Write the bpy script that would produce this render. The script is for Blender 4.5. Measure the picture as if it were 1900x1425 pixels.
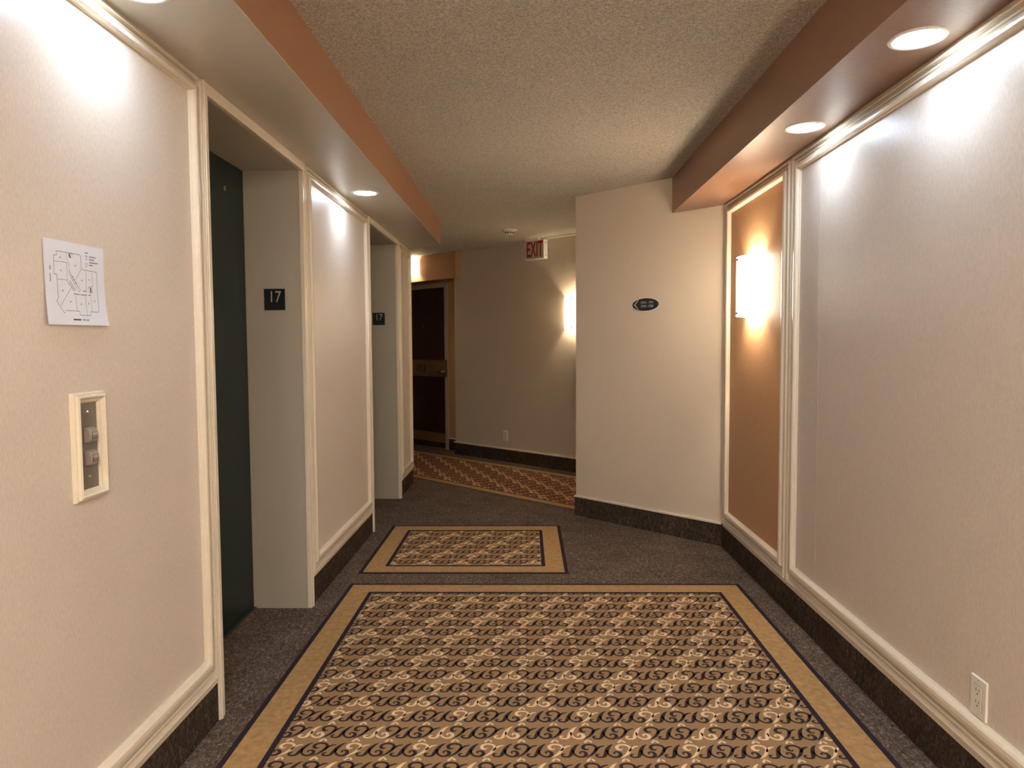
import bpy, bmesh, math, random
from mathutils import Vector, Matrix
random.seed(7)
for o in list(bpy.data.objects):
    bpy.data.objects.remove(o)
SC = bpy.context.scene
COL = SC.collection

# ------------------------------------------------------------------ camera
cam_d = bpy.data.cameras.new('camera')
cam = bpy.data.objects.new('camera', cam_d)
COL.objects.link(cam)
PITCH, YAW, ROLL = math.radians(-3.135), math.radians(-1.150), math.radians(-0.345)
F = Vector((math.sin(YAW)*math.cos(PITCH), math.cos(YAW)*math.cos(PITCH), math.sin(PITCH)))
R0 = Vector((math.cos(YAW), -math.sin(YAW), 0))
U0 = R0.cross(F)
Rv = R0*math.cos(ROLL) + U0*math.sin(ROLL)
Uv = U0*math.cos(ROLL) - R0*math.sin(ROLL)
cam.matrix_world = Matrix(((Rv.x, Uv.x, -F.x, 0), (Rv.y, Uv.y, -F.y, 0), (Rv.z, Uv.z, -F.z, 1.3), (0, 0, 0, 1)))
cam_d.sensor_width = 36.0
cam_d.lens = 1302.6/1900*36.0
cam_d.clip_start = 0.02
SC.camera = cam

# ------------------------------------------------------------------ world and exposure
W = bpy.data.worlds.new('world')
SC.world = W
W.use_nodes = True
W.node_tree.nodes['Background'].inputs[0].default_value = (1.0, 0.86, 0.7, 1)
W.node_tree.nodes['Background'].inputs[1].default_value = 0.0
vs = SC.view_settings
vs.view_transform = 'Standard'
vs.look = 'None'
vs.exposure = 1.46
vs.gamma = 1.0
vs.use_curve_mapping = False
LED = (0.78, 0.94, 1.15)          # recessed downlights, cool white
LED_POWER = 34.0                # emission of a downlight lens
WARM = (1.0, 0.82, 0.58)         # wall sconces
BULB_POWER = 380.0
SHADE_POWER = 6.5               # lobby sconces
CORRIDOR_SHADE_POWER = 2.0       # corridor sconces
FILL_LAMP_POWER = 52.0               # unseen fill lamp added behind the viewer

# ------------------------------------------------------------------ sizes
XL, XR = -1.09, 1.268            # lobby walls
ZC = 2.41                        # ceiling
ZSL, ZSR = 2.19, 2.176           # soffit undersides
YB = -2.6                        # rear end of the lobby
BASE = 0.145                     # carpet base height
O = Vector((-0.85, 8.396, 0))    # corridor wall: origin, along, towards the lobby
S = Vector((0.734, -0.679, 0)).normalized()
N = Vector((S.y, -S.x, 0))
OP = [(2.40, 3.41), (4.87, 5.91)]  # lift openings


def cw(s, n, z=0.0):
    return O + S*s + N*n + Vector((0, 0, z))


# ------------------------------------------------------------------ materials
def new_mat(name):
    m = bpy.data.materials.new(name)
    m.use_nodes = True
    nt = m.node_tree
    return m, nt, nt.nodes['Principled BSDF']


def simple(name, col, rough=0.5, metal=0.0, spec=0.5, coat=0.0):
    m, nt, b = new_mat(name)
    b.inputs['Base Color'].default_value = (*col, 1)
    b.inputs['Roughness'].default_value = rough
    b.inputs['Metallic'].default_value = metal
    b.inputs['Specular IOR Level'].default_value = spec
    b.inputs['Coat Weight'].default_value = coat
    return m


def noise(nt, scale, stretch=(1, 1, 1), detail=4.0, rough=0.6):
    tc = nt.nodes.new('ShaderNodeTexCoord')
    mp = nt.nodes.new('ShaderNodeMapping')
    mp.inputs['Scale'].default_value = stretch
    nz = nt.nodes.new('ShaderNodeTexNoise')
    nz.inputs['Scale'].default_value = scale
    nz.inputs['Detail'].default_value = detail
    nz.inputs['Roughness'].default_value = rough
    nt.links.new(tc.outputs['Object'], mp.inputs['Vector'])
    nt.links.new(mp.outputs['Vector'], nz.inputs['Vector'])
    return nz


def ramp(nt, src, stops):
    r = nt.nodes.new('ShaderNodeValToRGB')
    cr = r.color_ramp
    while len(cr.elements) < len(stops):
        cr.elements.new(0.5)
    for e, (p, c) in zip(cr.elements, stops):
        e.position = p
        e.color = (*c, 1)
    nt.links.new(src.outputs['Fac'], r.inputs['Fac'])
    return r


def bump(nt, b, src, strength, dist):
    bp = nt.nodes.new('ShaderNodeBump')
    bp.inputs['Strength'].default_value = strength
    bp.inputs['Distance'].default_value = dist
    nt.links.new(src.outputs[0], bp.inputs['Height'])
    nt.links.new(bp.outputs['Normal'], b.inputs['Normal'])


def mul(c, k):
    return tuple(x*k for x in c)


def fibre(name, col, var, rough, spec, scale, stretch, bstr, bdist, detail=5.0, lo=0.35, hi=0.65):
    m, nt, b = new_mat(name)
    nz = noise(nt, scale, stretch, detail, 0.65)
    r = ramp(nt, nz, [(lo, mul(col, 1-var)), (hi, mul(col, 1+var))])
    nt.links.new(r.outputs['Color'], b.inputs['Base Color'])
    b.inputs['Roughness'].default_value = rough
    b.inputs['Specular IOR Level'].default_value = spec
    if bstr:
        bump(nt, b, nz, bstr, bdist)
    return m


M = {}
M['paper'] = fibre('wallpaper_beige', (0.645, 0.56, 0.475), 0.075, 0.38, 0.42, 210, (1, 1, 0.35), 0.22, 0.002)
M['paper2'] = fibre('wallpaper_woven', (0.62, 0.525, 0.415), 0.08, 0.55, 0.3, 320, (1, 1, 1), 0.18, 0.002)
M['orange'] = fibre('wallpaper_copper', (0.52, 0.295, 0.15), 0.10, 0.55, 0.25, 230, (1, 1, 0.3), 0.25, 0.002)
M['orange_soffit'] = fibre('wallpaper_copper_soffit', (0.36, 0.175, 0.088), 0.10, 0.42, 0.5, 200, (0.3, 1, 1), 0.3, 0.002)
M['shaded_soffit'] = fibre('wallpaper_soffit_shaded', (0.28, 0.15, 0.09), 0.14, 0.36, 0.7, 200, (0.3, 1, 1), 0.35, 0.002)  # copper paper with the dimmer light on the right soffit put into its colour
M['cream_paint'] = fibre('soffit_paint', (0.54, 0.485, 0.41), 0.02, 0.34, 0.5, 120, (1, 1, 1), 0.05, 0.001)
M['trim'] = fibre('trim_paint', (0.74, 0.65, 0.51), 0.025, 0.27, 0.5, 60, (1, 1, 1), 0, 0)
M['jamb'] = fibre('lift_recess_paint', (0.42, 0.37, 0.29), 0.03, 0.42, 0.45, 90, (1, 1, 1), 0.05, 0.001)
M['green'] = simple('lift_door_green', (0.011, 0.020, 0.017), 0.4, 0.0, 0.25)
M['sill'] = simple('lift_sill_metal', (0.16, 0.16, 0.15), 0.4, 0.8)
M['white'] = simple('white_plastic', (0.74, 0.70, 0.62), 0.3)
M['dark'] = simple('dark_metal', (0.03, 0.028, 0.025), 0.4, 0.6)
M['slot'] = simple('slot_black', (0.01, 0.01, 0.01), 0.6)
M['steel'] = fibre('brushed_bronze_steel', (0.21, 0.18, 0.145), 0.06, 0.36, 0.5, 120, (1, 1, 12), 0.04, 0.0005)
M['steel'].node_tree.nodes['Principled BSDF'].inputs['Metallic'].default_value = 0.4
M['button'] = simple('button_metal', (0.40, 0.345, 0.29), 0.35, 0.4)
M['screw'] = simple('bright_screw', (0.75, 0.72, 0.66), 0.2, 1.0)
M['bronze'] = fibre('brushed_bronze', (0.42, 0.28, 0.15), 0.06, 0.34, 0.5, 90, (1, 1, 10), 0.03, 0.0005)
M['bronze'].node_tree.nodes['Principled BSDF'].inputs['Metallic'].default_value = 0.8
M['black'] = simple('gloss_black', (0.006, 0.006, 0.007), 0.3)
M['grey_print'] = simple('grey_lettering', (0.36, 0.36, 0.34), 0.5)
M['oval_print'] = simple('pale_lettering', (0.55, 0.55, 0.52), 0.5)
M['paper_white'] = simple('paper_white', (0.74, 0.77, 0.84), 0.6)
M['ink'] = simple('ink', (0.035, 0.033, 0.04), 0.7)
M['ink_grey'] = simple('ink_grey', (0.16, 0.155, 0.165), 0.7)
M['exit_face'] = simple('exit_face', (0.45, 0.41, 0.35), 0.4)
M['exit_red'] = simple('exit_red', (0.42, 0.006, 0.018), 0.4)
M['door_frame'] = simple('door_frame_paint', (0.46, 0.37, 0.26), 0.4)
M['light_motif'] = fibre('carpet_motif_light', (0.78, 0.57, 0.36), 0.10, 0.95, 0.05, 380, (1, 1, 1), 0, 0)
M['dark_motif'] = fibre('carpet_motif_dark', (0.040, 0.030, 0.030), 0.2, 0.95, 0.05, 380, (1, 1, 1), 0, 0)
M['rug_field'] = fibre('carpet_field_tan', (0.33, 0.20, 0.098), 0.16, 0.95, 0.05, 420, (1, 1, 1), 0.4, 0.003)
M['rug_border'] = fibre('carpet_border_gold', (0.40, 0.245, 0.108), 0.17, 0.95, 0.05, 38, (1, 1, 1), 0.3, 0.003)
M['runner_field'] = fibre('carpet_field_warm_tint', (0.33, 0.155, 0.078), 0.16, 0.95, 0.05, 420, (1, 1, 1), 0.4, 0.003)  # tan field reddened in colour to imitate the warm corridor light
M['rug_line'] = fibre('carpet_line_plum', (0.034, 0.024, 0.032), 0.2, 0.95, 0.05, 380, (1, 1, 1), 0.3, 0.003)


def carpet(name, a, b_, c, stretch=(1, 1, 1)):
    m, nt, b = new_mat(name)
    n1 = noise(nt, 95, stretch, 6.0, 0.8)
    n1.inputs['Distortion'].default_value = 1.2
    r1 = ramp(nt, n1, [(0.32, a), (0.52, b_), (0.72, c)])
    n2 = noise(nt, 5, (1, 1, 1), 3.0, 0.5)
    r2 = ramp(nt, n2, [(0.3, (0.82, 0.80, 0.78)), (0.7, (1.1, 1.1, 1.12))])
    mx = nt.nodes.new('ShaderNodeMix')
    mx.data_type = 'RGBA'
    mx.blend_type = 'MULTIPLY'
    mx.inputs['Factor'].default_value = 1.0
    nt.links.new(r1.outputs['Color'], mx.inputs[6])
    nt.links.new(r2.outputs['Color'], mx.inputs[7])
    nt.links.new(mx.outputs[2], b.inputs['Base Color'])
    b.inputs['Roughness'].default_value = 0.95
    b.inputs['Specular IOR Level'].default_value = 0.05
    bump(nt, b, n1, 0.6, 0.004)
    return m


M['carpet'] = carpet('carpet_taupe', (0.026, 0.018, 0.013), (0.125, 0.093, 0.069), (0.50, 0.39, 0.30), (1.0, 0.55, 1))
M['carpet_base'] = carpet('carpet_base_shaded', (0.014, 0.010, 0.007), (0.058, 0.043, 0.032), (0.21, 0.16, 0.125), (1, 1, 0.4))  # floor carpet again, the shade of its upright face put into the colour


def stipple():
    m, nt, b = new_mat('stippled_ceiling')
    n1 = noise(nt, 115, (1, 1, 1), 2.0, 0.5)
    n1.inputs['Distortion'].default_value = 1.2
    r = ramp(nt, n1, [(0.38, (0.52, 0.46, 0.385)), (0.60, (0.84, 0.765, 0.66))])  # hollows of the stipple coloured darker to imitate their shade
    nt.links.new(r.outputs['Color'], b.inputs['Base Color'])
    b.inputs['Roughness'].default_value = 0.8
    b.inputs['Specular IOR Level'].default_value = 0.2
    bump(nt, b, n1, 1.0, 0.02)
    return m


M['ceiling'] = stipple()


def wood():
    m, nt, b = new_mat('dark_wood_grain')
    tc = nt.nodes.new('ShaderNodeTexCoord')
    mp = nt.nodes.new('ShaderNodeMapping')
    mp.inputs['Scale'].default_value = (6, 6, 0.7)
    wv = nt.nodes.new('ShaderNodeTexWave')
    wv.inputs['Scale'].default_value = 3.0
    wv.inputs['Distortion'].default_value = 7.0
    wv.inputs['Detail'].default_value = 2.0
    nt.links.new(tc.outputs['Object'], mp.inputs['Vector'])
    nt.links.new(mp.outputs['Vector'], wv.inputs['Vector'])
    r = ramp(nt, wv, [(0.2, (0.020, 0.009, 0.005)), (0.9, (0.042, 0.019, 0.010))])
    nt.links.new(r.outputs['Color'], b.inputs['Base Color'])
    b.inputs['Roughness'].default_value = 0.3
    bump(nt, b, wv, 0.12, 0.002)
    return m


M['wood'] = wood()


def emit(name, col, strength):
    m = bpy.data.materials.new(name)
    m.use_nodes = True
    nt = m.node_tree
    nt.nodes.remove(nt.nodes['Principled BSDF'])
    e = nt.nodes.new('ShaderNodeEmission')
    e.inputs['Color'].default_value = (*col, 1)
    e.inputs['Strength'].default_value = strength
    nt.links.new(e.outputs[0], nt.nodes['Material Output'].inputs['Surface'])
    return m


M['led'] = emit('downlight_lens_glow', LED, LED_POWER)
M['bulb'] = emit('sconce_bulb_glow', WARM, BULB_POWER)


def shade_mat(power, col):
    m, nt, b = new_mat('frosted_glass_shade')
    b.inputs['Base Color'].default_value = (0.85, 0.82, 0.78, 1)
    b.inputs['Roughness'].default_value = 0.4
    b.inputs['Emission Color'].default_value = (*col, 1)
    b.inputs['Emission Strength'].default_value = power
    tr = nt.nodes.new('ShaderNodeBsdfTranslucent')
    tr.inputs['Color'].default_value = (0.95, 0.92, 0.86, 1)
    mx = nt.nodes.new('ShaderNodeMixShader')
    mx.inputs['Fac'].default_value = 0.55
    nt.links.new(b.outputs[0], mx.inputs[1])
    nt.links.new(tr.outputs[0], mx.inputs[2])
    nt.links.new(mx.outputs[0], nt.nodes['Material Output'].inputs['Surface'])
    return m


M['bulb_corridor'] = emit('corridor_bulb_glow', WARM, BULB_POWER*0.8)
M['shade'] = shade_mat(SHADE_POWER*2, (1.0, 0.92, 0.78))
M['shade_corridor'] = shade_mat(CORRIDOR_SHADE_POWER*2, (1.0, 0.84, 0.60))


# ------------------------------------------------------------------ mesh helpers
class MB:
    def __init__(self):
        self.v, self.f, self.mi = [], [], []

    def poly(self, pts, mi=0):
        i = len(self.v)
        self.v += [tuple(p) for p in pts]
        self.f.append(tuple(range(i, i+len(pts))))
        self.mi.append(mi)

    def prism(self, base, top, mi=0, mside=None, mtop=None):
        """base, top: matching loops"""
        i, n = len(self.v), len(base)
        self.v += [tuple(p) for p in base] + [tuple(p) for p in top]
        self.f.append(tuple(range(i+n-1, i-1, -1)))
        self.mi.append(mi)
        self.f.append(tuple(range(i+n, i+2*n)))
        self.mi.append(mi if mtop is None else mtop)
        for k in range(n):
            k2 = (k+1) % n
            self.f.append((i+k, i+k2, i+n+k2, i+n+k))
            self.mi.append(mi if mside is None else mside)

    def zprism(self, xy, z0, z1, **kw):
        self.prism([(x, y, z0) for x, y in xy], [(x, y, z1) for x, y in xy], **kw)

    def box(self, a, b, **kw):
        x0, x1 = sorted((a[0], b[0]))
        y0, y1 = sorted((a[1], b[1]))
        z0, z1 = sorted((a[2], b[2]))
        self.zprism([(x0, y0), (x1, y0), (x1, y1), (x0, y1)], z0, z1, **kw)

    def obox(self, o, ax, ay, az, x, y, z, **kw):
        """box in the frame (o, ax, ay, az), x y z are (lo, hi)"""
        P = lambda a, b, c: o + ax*a + ay*b + az*c
        lo = [P(x[0], y[0], z[0]), P(x[1], y[0], z[0]), P(x[1], y[1], z[0]), P(x[0], y[1], z[0])]
        hi = [P(x[0], y[0], z[1]), P(x[1], y[0], z[1]), P(x[1], y[1], z[1]), P(x[0], y[1], z[1])]
        self.prism(lo, hi, **kw)

    def lathe(self, prof, o, ax, ay, az, seg=32, cap=True):
        i = len(self.v)
        n = len(prof)
        for k in range(seg):
            a = 2*math.pi*k/seg
            for r, h in prof:
                self.v.append(tuple(o + ax*(r*math.cos(a)) + ay*(r*math.sin(a)) + az*h))
        for k in range(seg):
            k2 = (k+1) % seg
            for j in range(n-1):
                self.f.append((i+k*n+j, i+k2*n+j, i+k2*n+j+1, i+k*n+j+1))
                self.mi.append(0)
        if cap:
            if prof[0][0] > 1e-6:
                self.f.append(tuple(i+k*n for k in range(seg-1, -1, -1)))
                self.mi.append(0)
            if prof[-1][0] > 1e-6:
                self.f.append(tuple(i+k*n+n-1 for k in range(seg)))
                self.mi.append(0)

    def build(self, name, mats, parent=None, smooth=False, bevel=0.0, loc=None, kind=None, recalc=True):
        me = bpy.data.meshes.new(name)
        v = self.v
        if loc is not None:
            v = [(p[0]-loc[0], p[1]-loc[1], p[2]-loc[2]) for p in v]
        me.from_pydata(v, [], self.f)
        if not isinstance(mats, (list, tuple)):
            mats = [mats]
        for m in mats:
            me.materials.append(m)
        for p, mi in zip(me.polygons, self.mi):
            p.material_index = mi
        if recalc:
            bm = bmesh.new()
            bm.from_mesh(me)
            bmesh.ops.remove_doubles(bm, verts=bm.verts, dist=1e-6)
            bmesh.ops.recalc_face_normals(bm, faces=bm.faces)
            bm.to_mesh(me)
            bm.free()
        if smooth:
            me.shade_smooth()
        ob = bpy.data.objects.new(name, me)
        COL.objects.link(ob)
        if loc is not None:
            ob.location = loc
        if parent is not None:
            ob.parent = parent
            if loc is None:
                # world coordinates were given: undo the parent's placement
                ob.matrix_parent_inverse = parent.matrix_world.inverted() if False else Matrix.Translation(-Vector(parent.location))
        if bevel:
            bv = ob.modifiers.new('bevel', 'BEVEL')
            bv.width = bevel
            bv.segments = 2
            bv.limit_method = 'ANGLE'
        if smooth:
            es = ob.modifiers.new('edges', 'EDGE_SPLIT')
            es.split_angle = math.radians(40)
        if kind:
            ob['kind'] = kind
        return ob


X, Y, Z = Vector((1, 0, 0)), Vector((0, 1, 0)), Vector((0, 0, 1))


def thing(name, loc, label, cat, group=None):
    e = bpy.data.objects.new(name, None)
    e.empty_display_size = 0.05
    e.location = loc
    COL.objects.link(e)
    e['label'] = label
    e['category'] = cat
    if group:
        e['group'] = group
    return e


def text_mesh(txt, size, o, ax, ay, sx=1.0, depth=0.0006, bold=0.0, mb=None, space=1.0):
    """flat lettering centred on o in the plane (ax, ay); the letters stand out along ax x ay"""
    c = bpy.data.curves.new('lettering', 'FONT')
    c.body = txt
    c.size = size
    c.align_x = 'CENTER'
    c.align_y = 'CENTER'
    c.offset = bold
    c.space_character = space
    c.extrude = depth/2
    ob = bpy.data.objects.new('lettering', c)
    COL.objects.link(ob)
    bpy.context.view_layer.update()
    me = bpy.data.meshes.new_from_object(ob.evaluated_get(bpy.context.evaluated_depsgraph_get()))
    mb = mb or MB()
    az = ax.cross(ay)
    i = len(mb.v)
    for v in me.vertices:
        mb.v.append(tuple(o + ax*(v.co.x*sx) + ay*v.co.y + az*(v.co.z+depth/2)))
    for p in me.polygons:
        mb.f.append(tuple(i+k for k in p.vertices))
        mb.mi.append(0)
    bpy.data.objects.remove(ob)
    bpy.data.curves.remove(c)
    bpy.data.meshes.remove(me)
    return mb


# ------------------------------------------------------------------ floor and ceiling
mb = MB()
mb.box((-6, -3, -0.06), (6, 12, 0.0))
floor = mb.build('floor', M['carpet'], kind='structure')
mb = MB()
mb.box((-6, -3, ZC), (6, 12, ZC+0.06))
ceiling = mb.build('ceiling', M['ceiling'], kind='structure')

# ------------------------------------------------------------------ walls
# left wall with the two lift openings and its slanted far end
DL = 0.27                                       # depth of the lift recesses
XD = XL-DL
mb = MB()
mb.box((XD-0.1, YB, 0), (XL, OP[0][0], ZC))
mb.box((XD-0.1, OP[0][1], 0), (XL, OP[1][0], ZC))
d = 2.6
mb.zprism([(XL, OP[1][1]), (XL, 6.60), (XL+S.x*-d, 6.60+S.y*-d), (XL+S.x*-d-0.12, 6.60+S.y*-d-0.1), (XD-0.1, 6.72), (XD-0.1, OP[1][1])], 0, ZC)
for a, b in OP:
    mb.box((XD-0.1, a, 2.15), (XL, b, ZC))
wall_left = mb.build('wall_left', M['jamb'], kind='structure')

mb = MB()
mb.box((XR, YB, 0), (XR+0.1, 4.487, ZC))
wall_right = mb.build('wall_right', M['paper'], kind='structure')

# slanted partition between lobby and corridor
A, B = Vector((1.268, 4.487, 0)), Vector((0.379, 5.337, 0))
dv = (B-A).normalized()
nv = Vector((-dv.y, dv.x, 0))
if nv.y > 0:
    nv = -nv                                     # towards the lobby
E2 = A - dv*2.6
mb = MB()
mb.zprism([(p.x, p.y) for p in (B, E2, E2-nv*0.11, B-nv*0.11)], 0, ZC)
wall_angled = mb.build('wall_angled', M['paper2'], kind='structure')

# corridor wall with the door recess
SD0, SD1 = -1.42, 0.0                            # recess along the corridor
RD = -0.18
mb = MB()
def cbox(mb, s, n, z, **kw):
    mb.obox(O, S, N, Z, s, n, z, **kw)
cbox(mb, (SD1, 4.6), (-0.3, 0), (0, ZC))
cbox(mb, (-3.2, SD0), (-0.3, 0), (0, ZC))
wall_far = mb.build('wall_far', M['paper2'], kind='structure')
mb = MB()
cbox(mb, (SD0, SD1), (-0.3, RD), (0, ZC))
mb.build('wall_recess', M['orange'], kind='structure')
mb = MB()
cbox(mb, (SD0-0.1, 0.105), (RD, 0.07), (2.10, ZC))
bulkhead = mb.build('wall_bulkhead', M['orange'], kind='structure')
mb = MB()
cbox(mb, (-3.2, -3.1), (-0.3, 1.6), (0, ZC))
mb.build('wall_corridor_left', M['paper2'], kind='structure')
mb = MB()
cbox(mb, (4.5, 4.6), (-0.3, 1.6), (0, ZC))
mb.build('wall_corridor_right', M['paper2'], kind='structure')
mb = MB()
mb.box((XL-0.3, YB-0.1, 0), (XR+0.1, YB, ZC))
mb.build('wall_back', M['paper'], kind='structure')

# soffits
mb = MB()
xy = [(-0.752, YB), (-0.752, 6.25), (XL, 6.56), (XL, YB)]
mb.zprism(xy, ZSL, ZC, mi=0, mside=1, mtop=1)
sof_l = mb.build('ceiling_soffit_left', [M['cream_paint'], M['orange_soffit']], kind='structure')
mb = MB()
mb.box((-0.7535, YB, ZSL-0.0015), (-0.749, 6.252, ZSL+0.003))
mb.build('edge_bead', M['cream_paint'], parent=sof_l)
mb = MB()
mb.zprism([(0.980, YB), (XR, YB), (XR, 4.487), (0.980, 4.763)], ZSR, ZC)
sof_r = mb.build('ceiling_soffit_right', M['shaded_soffit'], kind='structure')

# smooth margin of the ceiling along the corridor wall
mb = MB()
cbox(mb, (0.105, 4.5), (0.0, 0.075), (ZC-0.006, ZC))
mb.build('trim_1', M['cream_paint'], kind='structure')

# ------------------------------------------------------------------ carpet bases
T = 0.012
mb = MB()
mb.box((XL, YB, 0), (XL+T, 2.362, BASE))
mb.box((XL, 3.448, 0), (XL+T, 4.832, BASE))
mb.box((XL, 5.948, 0), (XL+T, 6.60, BASE))
mb.build('baseboard_left', M['carpet_base'], kind='structure')
mb = MB()
mb.box((XR, YB, 0), (XR-T, 4.487, BASE))
mb.build('baseboard_right', M['carpet_base'], kind='structure')
mb = MB()
mb.obox(A, dv, nv, Z, (0, (B-A).length+0.004), (0, T), (0, BASE-0.004))
bb = mb.build('baseboard_angled', M['carpet_base'], kind='structure')
mb = MB()
mb.obox(A, dv, nv, Z, (0.012, (B-A).length+0.008), (0, T+0.005), (BASE-0.004, BASE+0.012))
mb.build('cap_bead', M['trim'], parent=bb, bevel=0.003)
mb = MB()
cbox(mb, (-0.012, 4.5), (0, T), (0, BASE-0.008))
cbox(mb, (-0.33, SD1), (RD, RD+T), (0, BASE-0.008))
bb = mb.build('baseboard_far', M['carpet_base'], kind='structure')
mb = MB()
cbox(mb, (-0.016, 4.5), (0, T+0.005), (BASE-0.008, BASE+0.008))
cbox(mb, (-0.33, -0.002), (RD, RD+T+0.004), (BASE-0.008, BASE+0.006))
mb.build('cap_bead', M['trim'], parent=bb, bevel=0.002)

# ------------------------------------------------------------------ wall panels and mouldings
# profile: (share of width from outer to inner edge, depth)
PROF = [(0, 0), (0, .012), (.20, .014), (.215, .022), (.26, .023), (.29, .021), (.305, .005), (.40, .005), (.42, .015),
        (.46, .0165), (.50, .015), (.52, .005), (.61, .005), (.63, .020), (.68, .026),
        (.80, .028), (.90, .027), (.95, .022), (.97, .012), (1.0, .009), (1.0, 0)]


def rail(name, parent, mat, p0, p1, inward, out, width, m0=1.0, m1=1.0, w0=None, w1=None, prof=PROF):
    """moulding from p0 to p1 (outer edge); mitred by m0, m1 with stile widths w0, w1"""
    L = (p1-p0).normalized()
    w0 = width if w0 is None else w0
    w1 = width if w1 is None else w1
    a = [p0 + inward*(w*width) + out*dd + L*(m0*w*w0) for w, dd in prof]
    b = [p1 + inward*(w*width) + out*dd - L*(m1*w*w1) for w, dd in prof]
    mb = MB()
    mb.prism(a, b)
    return mb.build(name, mat, parent=parent)


def panel(wall, x, out, y0, y1, z0, z1, wl, wr, wb, wt, fill, name='wallpaper_panel'):
    """framed wallpaper field on a lobby wall; y0..y1, z0..z1 outer edge of the frame"""
    mb = MB()
    mb.box((x, y0+0.004, z0+0.004), (x+out.x*0.004, y1-0.004, z1-0.004))
    pn = mb.build(name, fill, parent=wall)
    c = lambda y, z: Vector((x, y, z))
    rail('moulding', pn, M['trim'], c(y0, z0), c(y1, z0), Z, out, wb, 1, 1, wl, wr)
    rail('moulding', pn, M['trim'], c(y0, z1), c(y1, z1), -Z, out, wt, 1, 1, wl, wr)
    rail('moulding', pn, M['trim'], c(y0, z0), c(y0, z1), Y, out, wl, 1, 1, wb, wt)
    rail('moulding', pn, M['trim'], c(y1, z0), c(y1, z1), -Y, out, wr, 1, 1, wb, wt)
    return pn


ZB = BASE-0.010
panel(wall_left, XL, X, YB+0.01, 2.362, ZB, ZSL, .09, .075, .108, .062, M['paper'])
panel(wall_left, XL, X, 3.448, 4.832, ZB, ZSL, .085, .085, .105, .064, M['paper'])
panel(wall_left, XL, X, 5.948, 6.598, ZB, ZSL, .11, .075, .10, .085, M['paper'])
panel(wall_right, XR, -X, YB+0.01, 3.372, ZB, ZSR, .09, .09, .115, .080, M['paper'])
panel(wall_right, XR, -X, 3.376, 4.480, ZB, ZSR, .088, .10, .115, .074, M['orange'])
# seam of the wallpaper on the big right panel is part of the paper: narrow overlapping edge
mb = MB()
mb.box((XR-0.0046, 3.062, 0.25), (XR-0.0038, 3.0645, 2.097))
mb.build('wallpaper_seam', M['paper'], parent=wall_right)

# casings of the lift openings: each stands on the floor at a corner of the left wall
for k, (a, b) in enumerate(OP):
    mb = MB()
    mb.box((XL-0.004, a-0.038, 0), (XL+0.020, a, 2.15))
    mb.build('casing', M['trim'], parent=wall_left, bevel=0.003)
    mb = MB()
    mb.box((XL-0.004, b, 0), (XL+0.020, b+0.038, 2.15))
    mb.build('casing', M['trim'], parent=wall_left, bevel=0.003)
    mb = MB()
    mb.box((XL-0.004, a-0.038, 2.15), (XL+0.021, b+0.038, ZSL))
    mb.build('lintel_trim', M['trim'], parent=wall_left, bevel=0.003)
    mb = MB()
    for q in (a-0.030, b+0.024):
        mb.box((XL+0.019, q, 0.0), (XL+0.0235, q+0.006, ZSL))
    mb.build('casing_bead', M['trim'], parent=wall_left, bevel=0.0015)

# ------------------------------------------------------------------ lift doors
for k, (a, b) in enumerate(OP):
    mb = MB()
    mid = (a+b)/2
    mb.box((XD-0.03, a, 0.012), (XD, mid-0.002, 2.146))
    dr = mb.build('door_%d' % (k+1), M['green'], kind='structure')
    mb = MB()
    mb.box((XD-0.03, mid+0.002, 0.012), (XD, b-0.006, 2.146))
    mb.build('door_leaf', M['green'], parent=dr)
    mb = MB()
    mb.box((XD-0.03, a, 0), (XD+0.012, b, 0.008))
    mb.build('sill', M['sill'], parent=dr)
    mb = MB()
    mb.lathe([(0.0, .0), (.011, .0), (.011, .003), (.007, .003), (.0065, .0015), (0, .0015)], Vector((XD, a+0.79, 2.018)), Y, Z, X, 20)
    mb.build('keyhole_ring', M['screw'], parent=dr)
    mb = MB()
    mb.lathe([(0, 0), (.005, 0), (.005, .002), (0, .002)], Vector((XD, a+0.79, 2.018)), Y, Z, X, 14)
    mb.build('keyhole', M['slot'], parent=dr)

# ------------------------------------------------------------------ apartment door in the recess
FR = -0.318                                      # right outer edge of the frame
mb = MB()
cbox(mb, (-1.30, FR-0.05), (RD-0.05, RD+0.010), (0.008, 2.03))
door3 = mb.build('door_3', M['wood'], kind='structure')
for nm, s, z in (('frame_stile', (FR-0.05, FR), (0, 2.09)), ('frame_stile', (-1.35, -1.30), (0, 2.09)), ('frame_head', (-1.30, FR-0.05), (2.03, 2.09))):
    mb = MB()
    cbox(mb, s, (RD-0.02, RD+0.028), z)
    mb.build(nm, M['door_frame'], parent=door3, bevel=0.003)
mb = MB()
cbox(mb, (-1.298, FR-0.056), (RD+0.010, RD+0.0125), (0.912, 1.122))
band = mb.build('number_band', M['bronze'], parent=door3)
mb = text_mesh('1713', 0.125, cw(-0.865, RD+0.0125, 1.012), S, Z, 0.86, 0.001, 0.001)
mb.build('numerals', M['black'], parent=band)
mb = MB()
cbox(mb, (FR-0.05, FR+0.004), (RD+0.028, RD+0.030), (0.905, 1.128))
mb.build('strike_plate', M['bronze'], parent=door3)
mb = MB()
cbox(mb, (-1.298, FR-0.056), (RD+0.010, RD+0.0125), (0.075, 0.196))
mb.build('kick_plate', M['bronze'], parent=door3)
mb = MB()
mb.lathe([(0, 0), (.020, 0), (.020, .006), (.008, .010), (.008, .045), (0, .045)], cw(-0.405, RD+0.0125, 0.975), S, Z, N, 20)
cbox(mb, (-0.485, -0.393), (RD+0.045, RD+0.060), (0.966, 0.984))
mb.build('lever_handle', M['screw'], parent=door3, bevel=0.003)
mb = MB()
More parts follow.
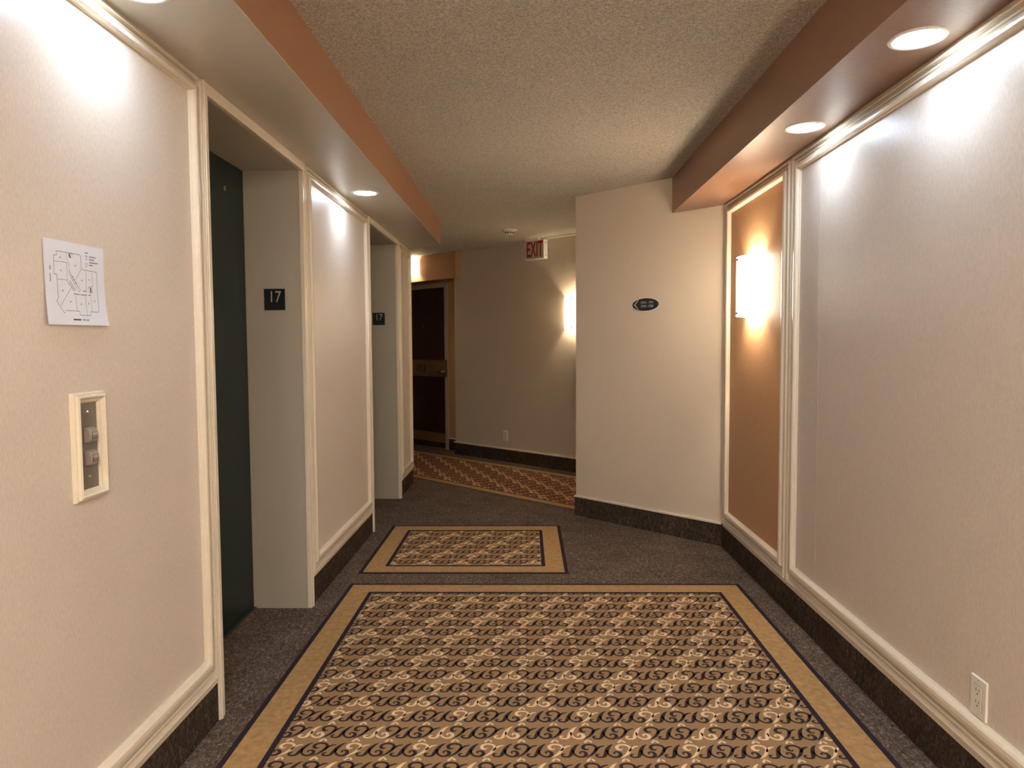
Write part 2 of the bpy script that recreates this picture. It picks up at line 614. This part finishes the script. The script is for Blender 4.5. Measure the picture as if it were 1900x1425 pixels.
mb.lathe([(0, 0), (.009, 0), (.008, .004), (0, .004)], cw(-0.80, RD+0.010, 1.548), S, Z, N, 16)
mb.build('peephole', M['bronze'], parent=door3)
mb = MB()
cbox(mb, (-1.298, FR-0.056), (RD+0.010, RD+0.016), (0.012, 0.05))
mb.build('door_sweep', M['wood'], parent=door3)

# ------------------------------------------------------------------ patterned carpets
def catmull(pts, n=7):
    out = []
    P = [pts[0]] + list(pts) + [pts[-1]]
    for i in range(1, len(P)-2):
        for k in range(n):
            t = k/n
            t2, t3 = t*t, t*t*t
            out.append(tuple(0.5*((2*P[i][j]) + (-P[i-1][j]+P[i+1][j])*t + (2*P[i-1][j]-5*P[i][j]+4*P[i+1][j]-P[i+2][j])*t2
                                  + (-P[i-1][j]+3*P[i][j]-3*P[i+1][j]+P[i+2][j])*t3) for j in range(3)))
    out.append(tuple(pts[-1]))
    return out


def ribbon(pts, n=5, k=1.22):
    """pts: (x, y, width) in mm -> list of quads in m"""
    c = catmull([(x, y, w*k) for x, y, w in pts], n)
    L, Rr = [], []
    for i, (x, y, w) in enumerate(c):
        a = c[max(0, i-1)]
        b = c[min(len(c)-1, i+1)]
        dx, dy = b[0]-a[0], b[1]-a[1]
        l = math.hypot(dx, dy) or 1
        L.append((x-dy/l*w/2, y+dx/l*w/2))
        Rr.append((x+dy/l*w/2, y-dx/l*w/2))
    return [[tuple(q*0.001 for q in p) for p in (L[i], Rr[i], Rr[i+1], L[i+1])] for i in range(len(c)-1)]


MOT_A = ribbon([(12, 21, 3), (3, 19, 6), (2, 10, 6), (13, 5, 6), (25, 9, 8), (32, 26, 11), (39, 48, 11), (49, 67, 7), (60, 77, 2)]) + \
    ribbon([(37, 44, 5), (40, 22, 6), (52, 8, 6), (66, 6, 7), (77, 15, 10), (77, 28, 9), (68, 35, 6), (59, 31, 5), (61, 23, 4)])
MOT_B = ribbon([(88, 52, 3), (82, 46, 5), (73, 51, 9), (71, 63, 9), (80, 73, 7), (95, 75, 7), (109, 68, 7), (113, 54, 8), (107, 36, 9), (95, 18, 7), (78, 3, 2)]) + \
    ribbon([(108, 38, 5), (117, 53, 7), (127, 63, 6), (141, 68, 3)])
CARET = ribbon([(-12, -10, 6), (-4, 1, 7), (2, 9, 5)], 2) + ribbon([(0, 7, 5), (6, 0, 6), (12, -8, 5)], 2)


def carpet_inlay(name, origin, ax, ay, w, h, label, cat, outer, border, inner, phase, row0, rowphase, fieldmat='rug_field'):
    """woven inlay in the floor carpet: origin is its corner, ax ay its sides"""
    t = thing(name, origin, label, cat)
    o = Vector(origin)
    H = 0.0022

    def frame(nm, i0, i1, mat, z=H):
        mb = MB()
        for a, b, c, d2 in ((i0, w-i0, i0, i1), (i0, w-i0, h-i1, h-i0), (i0, i1, i1, h-i1), (w-i1, w-i0, i1, h-i1)):
            mb.obox(o, ax, ay, Z, (a, b), (c, d2), (0, z))
        return mb.build(nm, mat, parent=t)
    if outer:
        frame('edge_line', 0, outer, M['rug_line'], H+0.0002)
    frame('border', outer, outer+border, M['rug_border'])
    frame('inner_line', outer+border, outer+border+inner, M['rug_line'], H+0.0002)
    m = outer+border+inner
    mb = MB()
    mb.obox(o, ax, ay, Z, (m, w-m), (m, h-m), (0, H))
    mb.build('field', M[fieldmat], parent=t)
    PX, PY = 0.1090, 0.1035
    for nm, mat, dz in (('scroll_pattern', 'light_motif', 0.0004), ('scroll_pattern', 'dark_motif', 0.0007)):
        bm = bmesh.new()
        light = mat == 'light_motif'
        j0 = math.floor((m-row0)/PY)-1
        j1 = math.ceil((h-m-row0)/PY)+1
        k0 = math.floor((m-phase)/PX)-2
        k1 = math.ceil((w-m-phase)/PX)+1
        for j in range(j0, j1):
            q = (j+rowphase) % 4
            for k in range(k0, k1):
                al = (q == 1 and k % 2 == 0) or (q == 3 and k % 2 == 1)
                bl = (q == 0 and k % 2 == 1) or (q == 2 and k % 2 == 0)
                bx, by = phase+k*PX, row0+j*PY
                todo = []
                if al == light:
                    todo.append((MOT_A, bx, by))
                if bl == light:
                    todo.append((MOT_B, bx, by))
                if light:
                    todo.append((CARET, bx+0.090, by-0.008))
                for mot, mx, my in todo:
                    for quad in mot:
                        c = [(x+mx, y+my) for x, y in quad]
                        if all(x < m or x > w-m for x, y in c) or all(y < m or y > h-m for x, y in c):
                            continue
                        c = [(min(max(x, m), w-m), min(max(y, m), h-m)) for x, y in c]
                        vs_ = [bm.verts.new(ax*x + ay*y + Z*(H+dz)) for x, y in c]
                        bm.faces.new(vs_)
        bmesh.ops.remove_doubles(bm, verts=bm.verts, dist=1e-5)
        for f in bm.faces:
            if f.normal.z < 0:
                f.normal_flip()
        me = bpy.data.meshes.new(nm)
        bm.to_mesh(me)
        bm.free()
        me.materials.append(M[mat])
        ob = bpy.data.objects.new(nm, me)
        COL.objects.link(ob)
        ob.parent = t
        ob['kind'] = 'stuff'
        ob['label'] = 'pale beige scrolls and small carets' if light else 'dark plum scrolls'
    return t


# motif rows: the row whose middle is 2.185 m ahead has its A scroll at x = -0.111
ry = -1.9
carpet_inlay('carpet_inlay', (-0.966, ry, 0), X, Y, 2.112, 3.765-ry,
             'large gold-bordered carpet inlay with dark scrolls filling the lobby foreground', 'carpet', 0.020, 0.108, 0.020,
             -0.111+0.966, 2.185-0.040-ry, 0)
carpet_inlay('carpet_inlay', (-0.968, 3.938, 0), X, Y, 1.206, 1.072,
             'small gold-bordered carpet inlay beyond the large one, before the second lift', 'carpet', 0.022, 0.108, 0.022,
             -0.111+0.968, 2.185-0.040-3.938+0.1035*17, 1)
o2 = cw(4.4, 1.29)
NA = -N
carpet_inlay('corridor_runner', tuple(cw(4.4, 1.292)), NA, -S, 1.115, 7.4,
             'patterned runner, tinted for warm light, with narrow gold borders along the far corridor', 'carpet', 0.006, 0.090, 0.012, 0.05, 0.07, 0, 'runner_field')

# ------------------------------------------------------------------ downlights
def downlight(x, y, z, label, r=0.068):
    t = thing('recessed_downlight', (x, y, z), label, 'downlight', 'recessed soffit downlights')
    c = Vector((x, y, z))
    mb = MB()
    mb.lathe([(r-0.006, 0.004), (r-0.006, -0.002), (r, -0.005), (r+0.008, -0.004), (r+0.011, 0.0), (r+0.011, 0.004)], c, X, Y, Z, 40, cap=False)
    mb.build('trim_ring', M['white'], parent=t, smooth=True)
    mb = MB()
    mb.lathe([(0, -0.0015), (r-0.0055, -0.0015), (r-0.0055, 0.002), (0, 0.002)], c, X, Y, Z, 40, cap=False)
    mb.build('lens', M['led'], parent=t)
    return t


downlight(1.131, 2.094, ZSR, 'nearer lit downlight in the copper soffit above the right wall')
downlight(1.133, 2.918, ZSR, 'farther lit downlight in the copper soffit above the right wall')
downlight(-0.928, 4.110, ZSL, 'lit downlight in the cream soffit between the two lifts')
downlight(-0.955, 1.770, ZSL, 'lit downlight over the call buttons, cut by the top edge of the picture')
for yy in (1.264, 0.434, -0.40, -1.23):  # unseen downlights added for fill, at the spacing of the visible pair
    downlight(1.132, yy, ZSR, 'added downlight continuing the right soffit row out of view')
for yy in (-0.54,):  # one more added out of view on the left
    downlight(-0.94, yy, ZSL, 'added downlight continuing the left soffit row out of view')

# ------------------------------------------------------------------ wall sconces
def sconce(o, ax, out, label, hw=0.165, hh=0.162, dep=0.098, group='bowed glass wall sconces', shade='shade_corridor'):
    """o: middle on the wall, ax along the wall, out away from it"""
    t = thing('wall_sconce', tuple(o), label, 'sconce', group)
    n = 20
    th = 0.005
    mb = MB()
    # shade: a bowed sheet of glass
    ang = 2*math.atan2(dep-0.006, hw)
    Rr = hw/math.sin(ang)
    cy = dep-Rr
    def ring(rad, z):
        return [o + ax*(rad*math.sin(-ang+2*ang*k/n)) + out*(cy+rad*math.cos(-ang+2*ang*k/n)) + Z*z for k in range(n+1)]
    lo = ring(Rr, -hh) + ring(Rr-th, -hh)[::-1]
    hi = ring(Rr, hh) + ring(Rr-th, hh)[::-1]
    i = len(mb.v)
    mb.v += [tuple(p) for p in lo+hi]
    m = len(lo)
    for k in range(m):
        k2 = (k+1) % m
        mb.f.append((i+k, i+k2, i+m+k2, i+m+k))
        mb.mi.append(0)
    for k in range(n):
        mb.f.append((i+k, i+k+1, i+m-2-k, i+m-1-k))
        mb.mi.append(0)
        mb.f.append((i+m+k, i+m+k+1, i+m+m-2-k, i+m+m-1-k))
        mb.mi.append(0)
    mb.build('glass_shade', M[shade], parent=t, smooth=True)
    mb = MB()
    mb.obox(o, ax, out, Z, (-hw*0.45, hw*0.45), (0, 0.010), (-hh*0.55, hh*0.55))
    mb.build('back_plate', M['white'], parent=t, bevel=0.002)
    mb = MB()
    mb.lathe([(0, -0.042), (0.012, -0.038), (0.016, 0), (0.012, 0.038), (0, 0.042)], o + out*0.045, ax, out, Z, 14)
    mb.build('bulb', M['bulb' if shade == 'shade' else 'bulb_corridor'], parent=t, smooth=True)
    for sgn in (-1, 1):
        mb = MB()
        mb.lathe([(0, -0.0885), (0.003, -0.0885), (0.003, 0.0), (0.008, 0.0), (0.008, 0.006), (0.005, 0.009), (0, 0.009)], o + out*(dep-0.001) + Z*(sgn*(hh-0.016)), ax, Z, out, 14)
        mb.build('knob', M['dark'], parent=t, smooth=True)
    return t


sconce(Vector((XR-0.004, 3.905, 1.616)), -Y, -X, 'glowing bowed glass sconce on the copper panel of the right wall', shade='shade')
sconce(cw(1.872, 0.0, 1.628), S, N, 'glowing glass sconce half hidden behind the slanted wall corner')
sconce(cw(-0.70, 0.07, 2.268), S, N, 'small glowing lamp on the bulkhead above the apartment door', hw=0.135, hh=0.083, dep=0.06, group=None or 'bulkhead lamps')
t = thing('fill_lamp', (0.1, -0.6, ZC), 'added fill lamp, round and opal, unseen on the ceiling behind the viewer', 'lamp')  # made-up lamp, added out of view to brighten the lobby
mb = MB()
mb.lathe([(0, 0), (.205, 0), (.205, -.02), (.19, -.022), (0, -.022)], Vector((0.1, -0.6, ZC)), X, Y, Z, 36)
mb.build('base', M['white'], parent=t, smooth=True)
mb = MB()
mb.lathe([(.19, -.02), (.195, -.04), (.18, -.075), (.14, -.10), (.07, -.115), (0, -.12)], Vector((0.1, -0.6, ZC)), X, Y, Z, 36, cap=False)
mb.build('fill_shade', emit('fill_glow', (1.0, 0.92, 0.80), FILL_LAMP_POWER), parent=t, smooth=True)
for k, (xx, yy, ax_, ou_) in enumerate(((-0.5, YB, -X, Y), (0.65, YB, -X, Y), (XR-0.004, -1.85, -Y, -X))):  # rear sconces added out of view as fill light
    sconce(Vector((xx, yy, 1.616)), ax_, ou_, 'glass sconce added as unseen fill light at the rear of the lobby', shade='shade')
sconce(cw(3.75, 0.0, 1.628), S, N, 'added unseen sconce farther along the corridor, behind the slanted wall')  # extra sconce added for fill light, never in view

# ------------------------------------------------------------------ call button panel
t = thing('lift_call_panel', (XL+0.004, 1.705, 0.925), 'brown metal lift call panel with two buttons in a cream moulded frame', 'call panel')
fy0, fy1, fz0, fz1 = 1.642, 1.766, 0.927, 1.192
FP = [(0, 0), (0, .008), (.10, .011), (.22, .011), (.27, .018), (.45, .020), (.60, .017), (.66, .010), (.90, .009), (1.0, .006), (1.0, 0)]
c = lambda y, z: Vector((XL+0.004, y, z))
fw = 0.026
for p0, p1, inn in (((fy0, fz0), (fy1, fz0), Z), ((fy0, fz1), (fy1, fz1), -Z), ((fy0, fz0), (fy0, fz1), Y), ((fy1, fz0), (fy1, fz1), -Y)):
    rail('frame_moulding', t, M['trim'], c(*p0), c(*p1), inn, X, fw, prof=FP)
mb = MB()
mb.box((XL+0.004, fy0+fw-0.004, fz0+fw-0.004), (XL+0.0075, fy1-fw+0.004, fz1-fw+0.004))
mb.build('plate', M['steel'], parent=t)
BY = 1.703
for zz in (1.086, 1.030):
    prof = [(0, .0185), (.006, .0188), (.012, .016), (.0165, .009), (.0175, 0), (.0165, -.010), (.013, -.0165), (0, -.0185)]
    mb = MB()
    base = Vector((XL+0.0075, 0, zz))
    mb.prism([base + X*dd + Z*z2 + Y*(BY-0.0155) for dd, z2 in prof], [base + X*dd + Z*z2 + Y*(BY+0.0155) for dd, z2 in prof])
    bt = mb.build('button', M['button'], parent=t, bevel=0.0012)
    mb = MB()
    prof3 = [(d_+0.0004, z_*0.86) for d_, z_ in prof]
    mb.prism([base + X*dd + Z*z2 + Y*(BY-0.0098) for dd, z2 in prof3], [base + X*dd + Z*z2 + Y*(BY+0.0108) for dd, z2 in prof3])
    mb.build('button_gap', M['slot'], parent=bt)
    mb = MB()
    prof2 = [(d_+0.0008, z_*0.76) for d_, z_ in prof]
    mb.prism([base + X*dd + Z*z2 + Y*(BY-0.0085) for dd, z2 in prof2], [base + X*dd + Z*z2 + Y*(BY+0.0095) for dd, z2 in prof2])
    mb.build('button_face', M['button'], parent=bt)
    mb = MB()
    mb.lathe([(0, 0), (.0022, 0), (.0018, .0012), (0, .0016)], Vector((XL+0.0075+0.0135, BY+0.0125, zz-0.0135)), Y, Z, X, 12)
    mb.build('indicator', M['screw'], parent=bt)
for zz in (1.143, 0.983):
    mb = MB()
    mb.lathe([(0, 0), (.0042, 0), (.0036, .0018), (0, .0026)], Vector((XL+0.0075, BY, zz)), Y, Z, X, 16)
    mb.build('screw', M['screw'], parent=t)

# ------------------------------------------------------------------ floor plan sheet
t = thing('floor_plan_sheet', (XL+0.006, 1.686, 1.354), 'white paper sheet with a printed floor plan stuck above the call panel', 'paper')
PY0, PY1, PZ0, PZ1 = 1.5715, 1.7985, 1.3555, 1.552


def sheet(y, z, lift=0.0):
    u = (y-PY0)/(PY1-PY0)
    v = 1-(z-PZ0)/(PZ1-PZ0)
    x = XL + 0.0052 + 0.010*max(0, v-0.45)**2*3.3*(0.35+0.65*u) + 0.0015*math.sin(u*math.pi) + 0.003*max(0, 0.25-u)*4*v
    return Vector((x+lift, y, z))


mb = MB()
n = 12
g = [[sheet(PY0+(PY1-PY0)*i/n, PZ0+(PZ1-PZ0)*j/n + 0.003*(i/n-0.5)*1.2) for i in range(n+1)] for j in range(n+1)]
for lift in (0.0, -0.0004):
    for j in range(n):
        for i in range(n):
            mb.poly([p + X*lift for p in (g[j][i], g[j][i+1], g[j+1][i+1], g[j+1][i])])
mb.build('paper', M['paper_white'], parent=t, recalc=False)
PLAN = [('outline', [(1.633, 1.3844), (1.6291, 1.3834), (1.6186, 1.397), (1.6063, 1.4087), (1.6136, 1.4174), (1.6132, 1.4596), (1.6132, 1.4711), (1.6033, 1.4709), (1.6043, 1.5144), (1.6147, 1.515), (1.6135, 1.5252), (1.6975, 1.5264), (1.7028, 1.5227), (1.7033, 1.495), (1.7091, 1.4913), (1.7652, 1.4909), (1.7652, 1.396), (1.7604, 1.3904), (1.7282, 1.3897), (1.727, 1.3803), (1.6862, 1.3799), (1.6857, 1.3895), (1.641, 1.3886), (1.636, 1.3904)]),
        ('w', [(1.6051, 1.5006), (1.6559, 1.5025)]), ('w', [(1.6482, 1.5251), (1.6499, 1.5102), (1.6562, 1.5076)]), ('w', [(1.656, 1.5033), (1.6573, 1.4823)]), ('w', [(1.6493, 1.5017), (1.6494, 1.4613), (1.6527, 1.4506)]), ('w', [(1.6125, 1.4603), (1.6494, 1.4609)]), ('w', [(1.7043, 1.4933), (1.6802, 1.4658)]), ('w', [(1.7216, 1.4882), (1.7196, 1.4423)]), ('w', [(1.7445, 1.4879), (1.7461, 1.4542)]), ('w', [(1.6614, 1.4437), (1.6199, 1.3979)]), ('w', [(1.6764, 1.4277), (1.6768, 1.3899)]), ('w', [(1.7136, 1.4286), (1.714, 1.3803)]), ('w', [(1.735, 1.4292), (1.7363, 1.3901)]),
        ('core', [(1.6573, 1.4832), (1.6963, 1.4404), (1.6905, 1.4357), (1.6581, 1.4739), (1.6573, 1.4832)]), ('core', [(1.6621, 1.476), (1.6924, 1.4445)]), ('core', [(1.6643, 1.4678), (1.6725, 1.472)]), ('core', [(1.6692, 1.4614), (1.6774, 1.4656)]), ('core', [(1.6754, 1.4543), (1.6837, 1.4584)]),
        ('t', [(1.6585, 1.4604), (1.6763, 1.438)]), ('t', [(1.655, 1.455), (1.6716, 1.4363)]), ('t', [(1.6699, 1.4303), (1.6915, 1.4297)]), ('t', [(1.6956, 1.4294), (1.7208, 1.43)]), ('t', [(1.7264, 1.4299), (1.7351, 1.431), (1.7339, 1.4345)]), ('t', [(1.7059, 1.4394), (1.7214, 1.4398)]),
        ('core', [(1.6573, 1.5246), (1.6705, 1.5255), (1.6685, 1.515), (1.658, 1.5146), (1.6573, 1.5246)]), ('k', [(1.6598, 1.5232), (1.6633, 1.5152)]), ('core', [(1.7292, 1.451), (1.7452, 1.4541), (1.7452, 1.4389), (1.7326, 1.4371), (1.7292, 1.451)]), ('k', [(1.7378, 1.4508), (1.7378, 1.4374)]),
        ('b', [(1.7202, 1.5342), (1.7316, 1.5343)]), ('b', [(1.7212, 1.5268), (1.7281, 1.525)]), ('b', [(1.7245, 1.521), (1.7242, 1.5166)]), ('b', [(1.7368, 1.5261), (1.7636, 1.5262)]), ('b', [(1.7363, 1.519), (1.7561, 1.5192)]), ('b', [(1.7359, 1.5118), (1.771, 1.5129)]), ('b', [(1.7355, 1.5056), (1.7505, 1.5055)]), ('w', [(1.72, 1.5082), (1.7285, 1.5083), (1.7281, 1.5012), (1.7204, 1.5012), (1.72, 1.5082)]),
        ('b', [(1.5903, 1.4891), (1.5906, 1.4794)]), ('b', [(1.5896, 1.4712), (1.5899, 1.4525)]), ('b2', [(1.6594, 1.3682), (1.6877, 1.3685)])]
DOTS = [(1.6269, 1.5115), (1.6276, 1.4812), (1.6808, 1.4982), (1.7042, 1.465), (1.7332, 1.4687), (1.6316, 1.4349), (1.6567, 1.4102), (1.6956, 1.4068), (1.7246, 1.4096), (1.7503, 1.4177)]
WID = {'outline': .0009, 'w': .0008, 'core': .0007, 't': .0014, 'k': .004, 'b': .0018, 'b2': .0032}
mbk, mbg = MB(), MB()
for kind, pts in PLAN:
    m_ = mbg if kind == 'w' else mbk
    hw = WID[kind]/2
    for (y0, z0), (y1, z1) in zip(pts, pts[1:]):
        l = math.hypot(y1-y0, z1-z0)
        ny, nz = -(z1-z0)/l*hw, (y1-y0)/l*hw
        ns = max(1, int(l/0.012))
        for k in range(ns):
            a0, a1 = k/ns, (k+1)/ns
            q = []
            for aa, sg in ((a0, 1), (a0, -1), (a1, -1), (a1, 1)):
                q.append(sheet(y0+(y1-y0)*aa+ny*sg, z0+(z1-z0)*aa+nz*sg, 0.0005))
            m_.poly(q)
for y, z in DOTS:
    mbk.poly([sheet(y+.0016*math.cos(a*math.pi/4), z+.0016*math.sin(a*math.pi/4), 0.0005) for a in range(8)])
i0 = len(mbk.v)
text_mesh('STREET WEST', 0.0052, Vector((0, 1.7055, 1.3683)), Y, Z, 0.8, 0.0, 0.0001, mbk)
mbk.v[i0:] = [tuple(sheet(v[1], v[2], 0.0006)) for v in mbk.v[i0:]]
mbk.build('printed_plan', M['ink'], parent=t, recalc=False, kind='stuff')
mbg.build('printed_walls', M['ink_grey'], parent=t, recalc=False, kind='stuff')

# ------------------------------------------------------------------ floor number signs
for yy, x0, lab in ((OP[0][1], -1.271, 'black square floor sign 17 in the nearer lift recess'), (OP[1][1], -1.288, 'black square floor sign 17 in the farther lift recess')):
    t = thing('floor_number_sign', (x0+0.051, yy, 1.479), lab, 'sign', 'floor number signs')
    mb = MB()
    mb.box((x0, yy, 1.479), (x0+0.102, yy-0.004, 1.582))
    mb.build('plaque', M['black'], parent=t)
    mb = MB()
    for a, b in (((x0-.0015, 1.4775), (x0+.1035, 1.479)), ((x0-.0015, 1.582), (x0+.1035, 1.5835)), ((x0-.0015, 1.479), (x0, 1.582)), ((x0+.102, 1.479), (x0+.1035, 1.582))):
        mb.box((a[0], yy, a[1]), (b[0], yy-0.0025, b[1]))
    mb.build('edge', M['grey_print'], parent=t)
    mb = text_mesh('17', 0.078, Vector((x0+0.052, yy-0.0041, 1.541)), X, Z, 0.82, 0.0006)
    mb.build('numerals', M['grey_print'], parent=t)

# ------------------------------------------------------------------ oval room direction sign
oc = Vector((0.833, 4.905, 1.578)) 
oc = A + dv*((oc-A).dot(dv)) + Z*1.578
la = -dv                                         # reading direction
t = thing('direction_sign', tuple(oc), 'black oval sign with an arrow and room numbers on the slanted wall', 'sign')
def oval(mb, a, b, n0, n1, seg=48):
    lo = [oc + la*(a*math.cos(2*math.pi*k/seg)) + Z*(b*math.sin(2*math.pi*k/seg)) + nv*n0 for k in range(seg)]
    hi = [p + nv*(n1-n0) for p in lo]
    mb.prism(lo, hi)
mb = MB()
oval(mb, 0.112, 0.0465, 0, 0.003)
mb.build('rim', M['paper_white'], parent=t)
mb = MB()
oval(mb, 0.108, 0.0435, 0, 0.006)
mb.build('plaque', M['black'], parent=t)
f0 = oc + nv*0.0062
mb = MB()
for sg in (1, -1):
    p0, p1 = (-0.092, 0.0), (-0.060, 0.034*sg)
    w = 0.0055
    mb.prism([f0 + la*x + Z*z for x, z in ((p0[0], 0), (p0[0]+w*1.6, 0), (p1[0]+w*1.2, p1[1]), (p1[0], p1[1]))],
             [f0 + nv*0.0005 + la*x + Z*z for x, z in ((p0[0], 0), (p0[0]+w*1.6, 0), (p1[0]+w*1.2, p1[1]), (p1[0], p1[1]))])
mb.build('arrow', M['oval_print'], parent=t)
mb = text_mesh('1714 -  1711', 0.0215, f0 + la*0.014 + Z*0.0135, la, Z, 0.95, 0.0005, 0.0003)
text_mesh('1719 - 1720', 0.0215, f0 + la*0.014 - Z*0.0125, la, Z, 0.98, 0.0005, 0.0003, mb)
mb.build('room_numbers', M['oval_print'], parent=t)
for sg in (-1, 1):
    mb = MB()
    mb.lathe([(0, 0), (.003, 0), (.002, .0015), (0, .0015)], f0 + la*(0.099*sg), la, Z, nv, 12)
    mb.build('screw', M['screw'], parent=t)

# ------------------------------------------------------------------ exit sign
t = thing('exit_sign', tuple(cw(1.36, 0.04, 2.2)), 'white boxed exit sign with red letters under the corridor ceiling', 'sign')
mb = MB()
cbox(mb, (1.222, 1.489), (0.016, 0.078), (2.200, 2.396))
mb.build('housing', M['white'], parent=t, bevel=0.004)
mb = MB()
cbox(mb, (1.234, 1.478), (0.078, 0.0795), (2.212, 2.385))
face = mb.build('face', M['exit_face'], parent=t)
mb = text_mesh('EXIT', 0.222, cw(1.362, 0.0797, 2.298), S, Z, 0.50, 0.0006, 0.004, None, 1.0)
mb.build('letters', M['exit_red'], parent=face)
mb = MB()
for sg in (1, -1):
    mb.prism([cw(1.244, .0797, 2.30), cw(1.248, .0797, 2.30), cw(1.256, .0797, 2.30+.022*sg), cw(1.252, .0797, 2.30+.022*sg)],
             [cw(1.244, .0803, 2.30), cw(1.248, .0803, 2.30), cw(1.256, .0803, 2.30+.022*sg), cw(1.252, .0803, 2.30+.022*sg)])
mb.build('arrow', M['slot'], parent=face)
mb = MB()
cbox(mb, (1.26, 1.45), (0.010, 0.12), (2.396, ZC))
mb.build('canopy', M['white'], parent=t, bevel=0.003)
for zz in (2.235, 2.365):
    mb = MB()
    mb.lathe([(0, 0), (.006, 0), (.005, .002), (0, .002)], cw(1.489, 0.047, zz), N, Z, S, 12)
    mb.build('screw', M['dark'], parent=t)

# ------------------------------------------------------------------ smoke detector
sc = Vector((-0.153, 6.80, ZC))
t = thing('smoke_detector', tuple(sc), 'white round smoke detector on the stippled corridor ceiling', 'smoke detector')
mb = MB()
mb.lathe([(0, 0), (.075, 0), (.075, -.006), (.066, -.012), (.058, -.018), (.050, -.020), (0, -.020)], sc, X, Y, Z, 36)
mb.build('base', M['white'], parent=t, smooth=True)
mb = MB()
mb.lathe([(0.0, -.020), (.044, -.020), (.040, -.040), (.032, -.050), (0, -.052)], sc, X, Y, Z, 36)
mb.build('cover', M['white'], parent=t, smooth=True)
for k in range(10):
    a = 2*math.pi*k/10
    ca = Vector((math.cos(a), math.sin(a), 0))
    ta = Vector((-math.sin(a), math.cos(a), 0))
    mb = MB()
    mb.obox(sc, ta, ca, Z, (-.009, .009), (.036, .0425), (-.037, -.027))
    mb.build('vent_slot', M['slot'], parent=t)

# ------------------------------------------------------------------ wall outlets
def outlet(o, ax, out, label, decora=True):
    t = thing('wall_outlet', tuple(o - Z*0.0585), label, 'outlet')
    mb = MB()
    P = [(-.0355, -.0575), (.0355, -.0575), (.0355, .0575), (-.0355, .0575)]
    mb.prism([o + ax*x + Z*z for x, z in P], [o + out*0.0055 + ax*(x*0.92) + Z*(z*0.95) for x, z in P])
    pl = mb.build('cover_plate', M['white'], parent=t, bevel=0.0012)
    mb = MB()
    mb.obox(o, ax, out, Z, (-.0178, .0178), (0.0052, 0.0058), (-.0345, .0345))
    mb.build('gap', M['slot'], parent=t)
    mb = MB()
    mb.obox(o, ax, out, Z, (-.0162, .0165), (0.0052, 0.0072), (-.0335, .0335))
    rc = mb.build('receptacle', M['white'], parent=t, bevel=0.0006)
    mb = MB()
    for zz in (.017, -.017):
        mb.obox(o, ax, out, Z, (-.0075, -.0055), (.007, .0075), (zz+.001, zz+.010))
        mb.obox(o, ax, out, Z, (.0050, .0070), (.007, .0075), (zz+.002, zz+.009))
        mb.lathe([(0, .0005), (.0026, .0005), (0, .0005)], o + out*.007 + Z*(zz-.006), ax, Z, out, 10, cap=False)
    mb.build('slots', M['slot'], parent=rc)
    for zz in (.0485, -.0485):
        mb = MB()
        mb.lathe([(0, 0), (.0024, 0), (.002, .0008), (0, .0008)], o + out*.0054 + Z*zz, ax, Z, out, 12)
        mb.build('screw', M['button'], parent=t)
    return t


outlet(Vector((XR-0.004, 1.937, 0.309)), -Y, -X, 'white power outlet low on the right wall, resting on the bottom moulding')
outlet(cw(0.842, 0.0, 0.290), S, N, 'small pale outlet low on the far corridor wall')
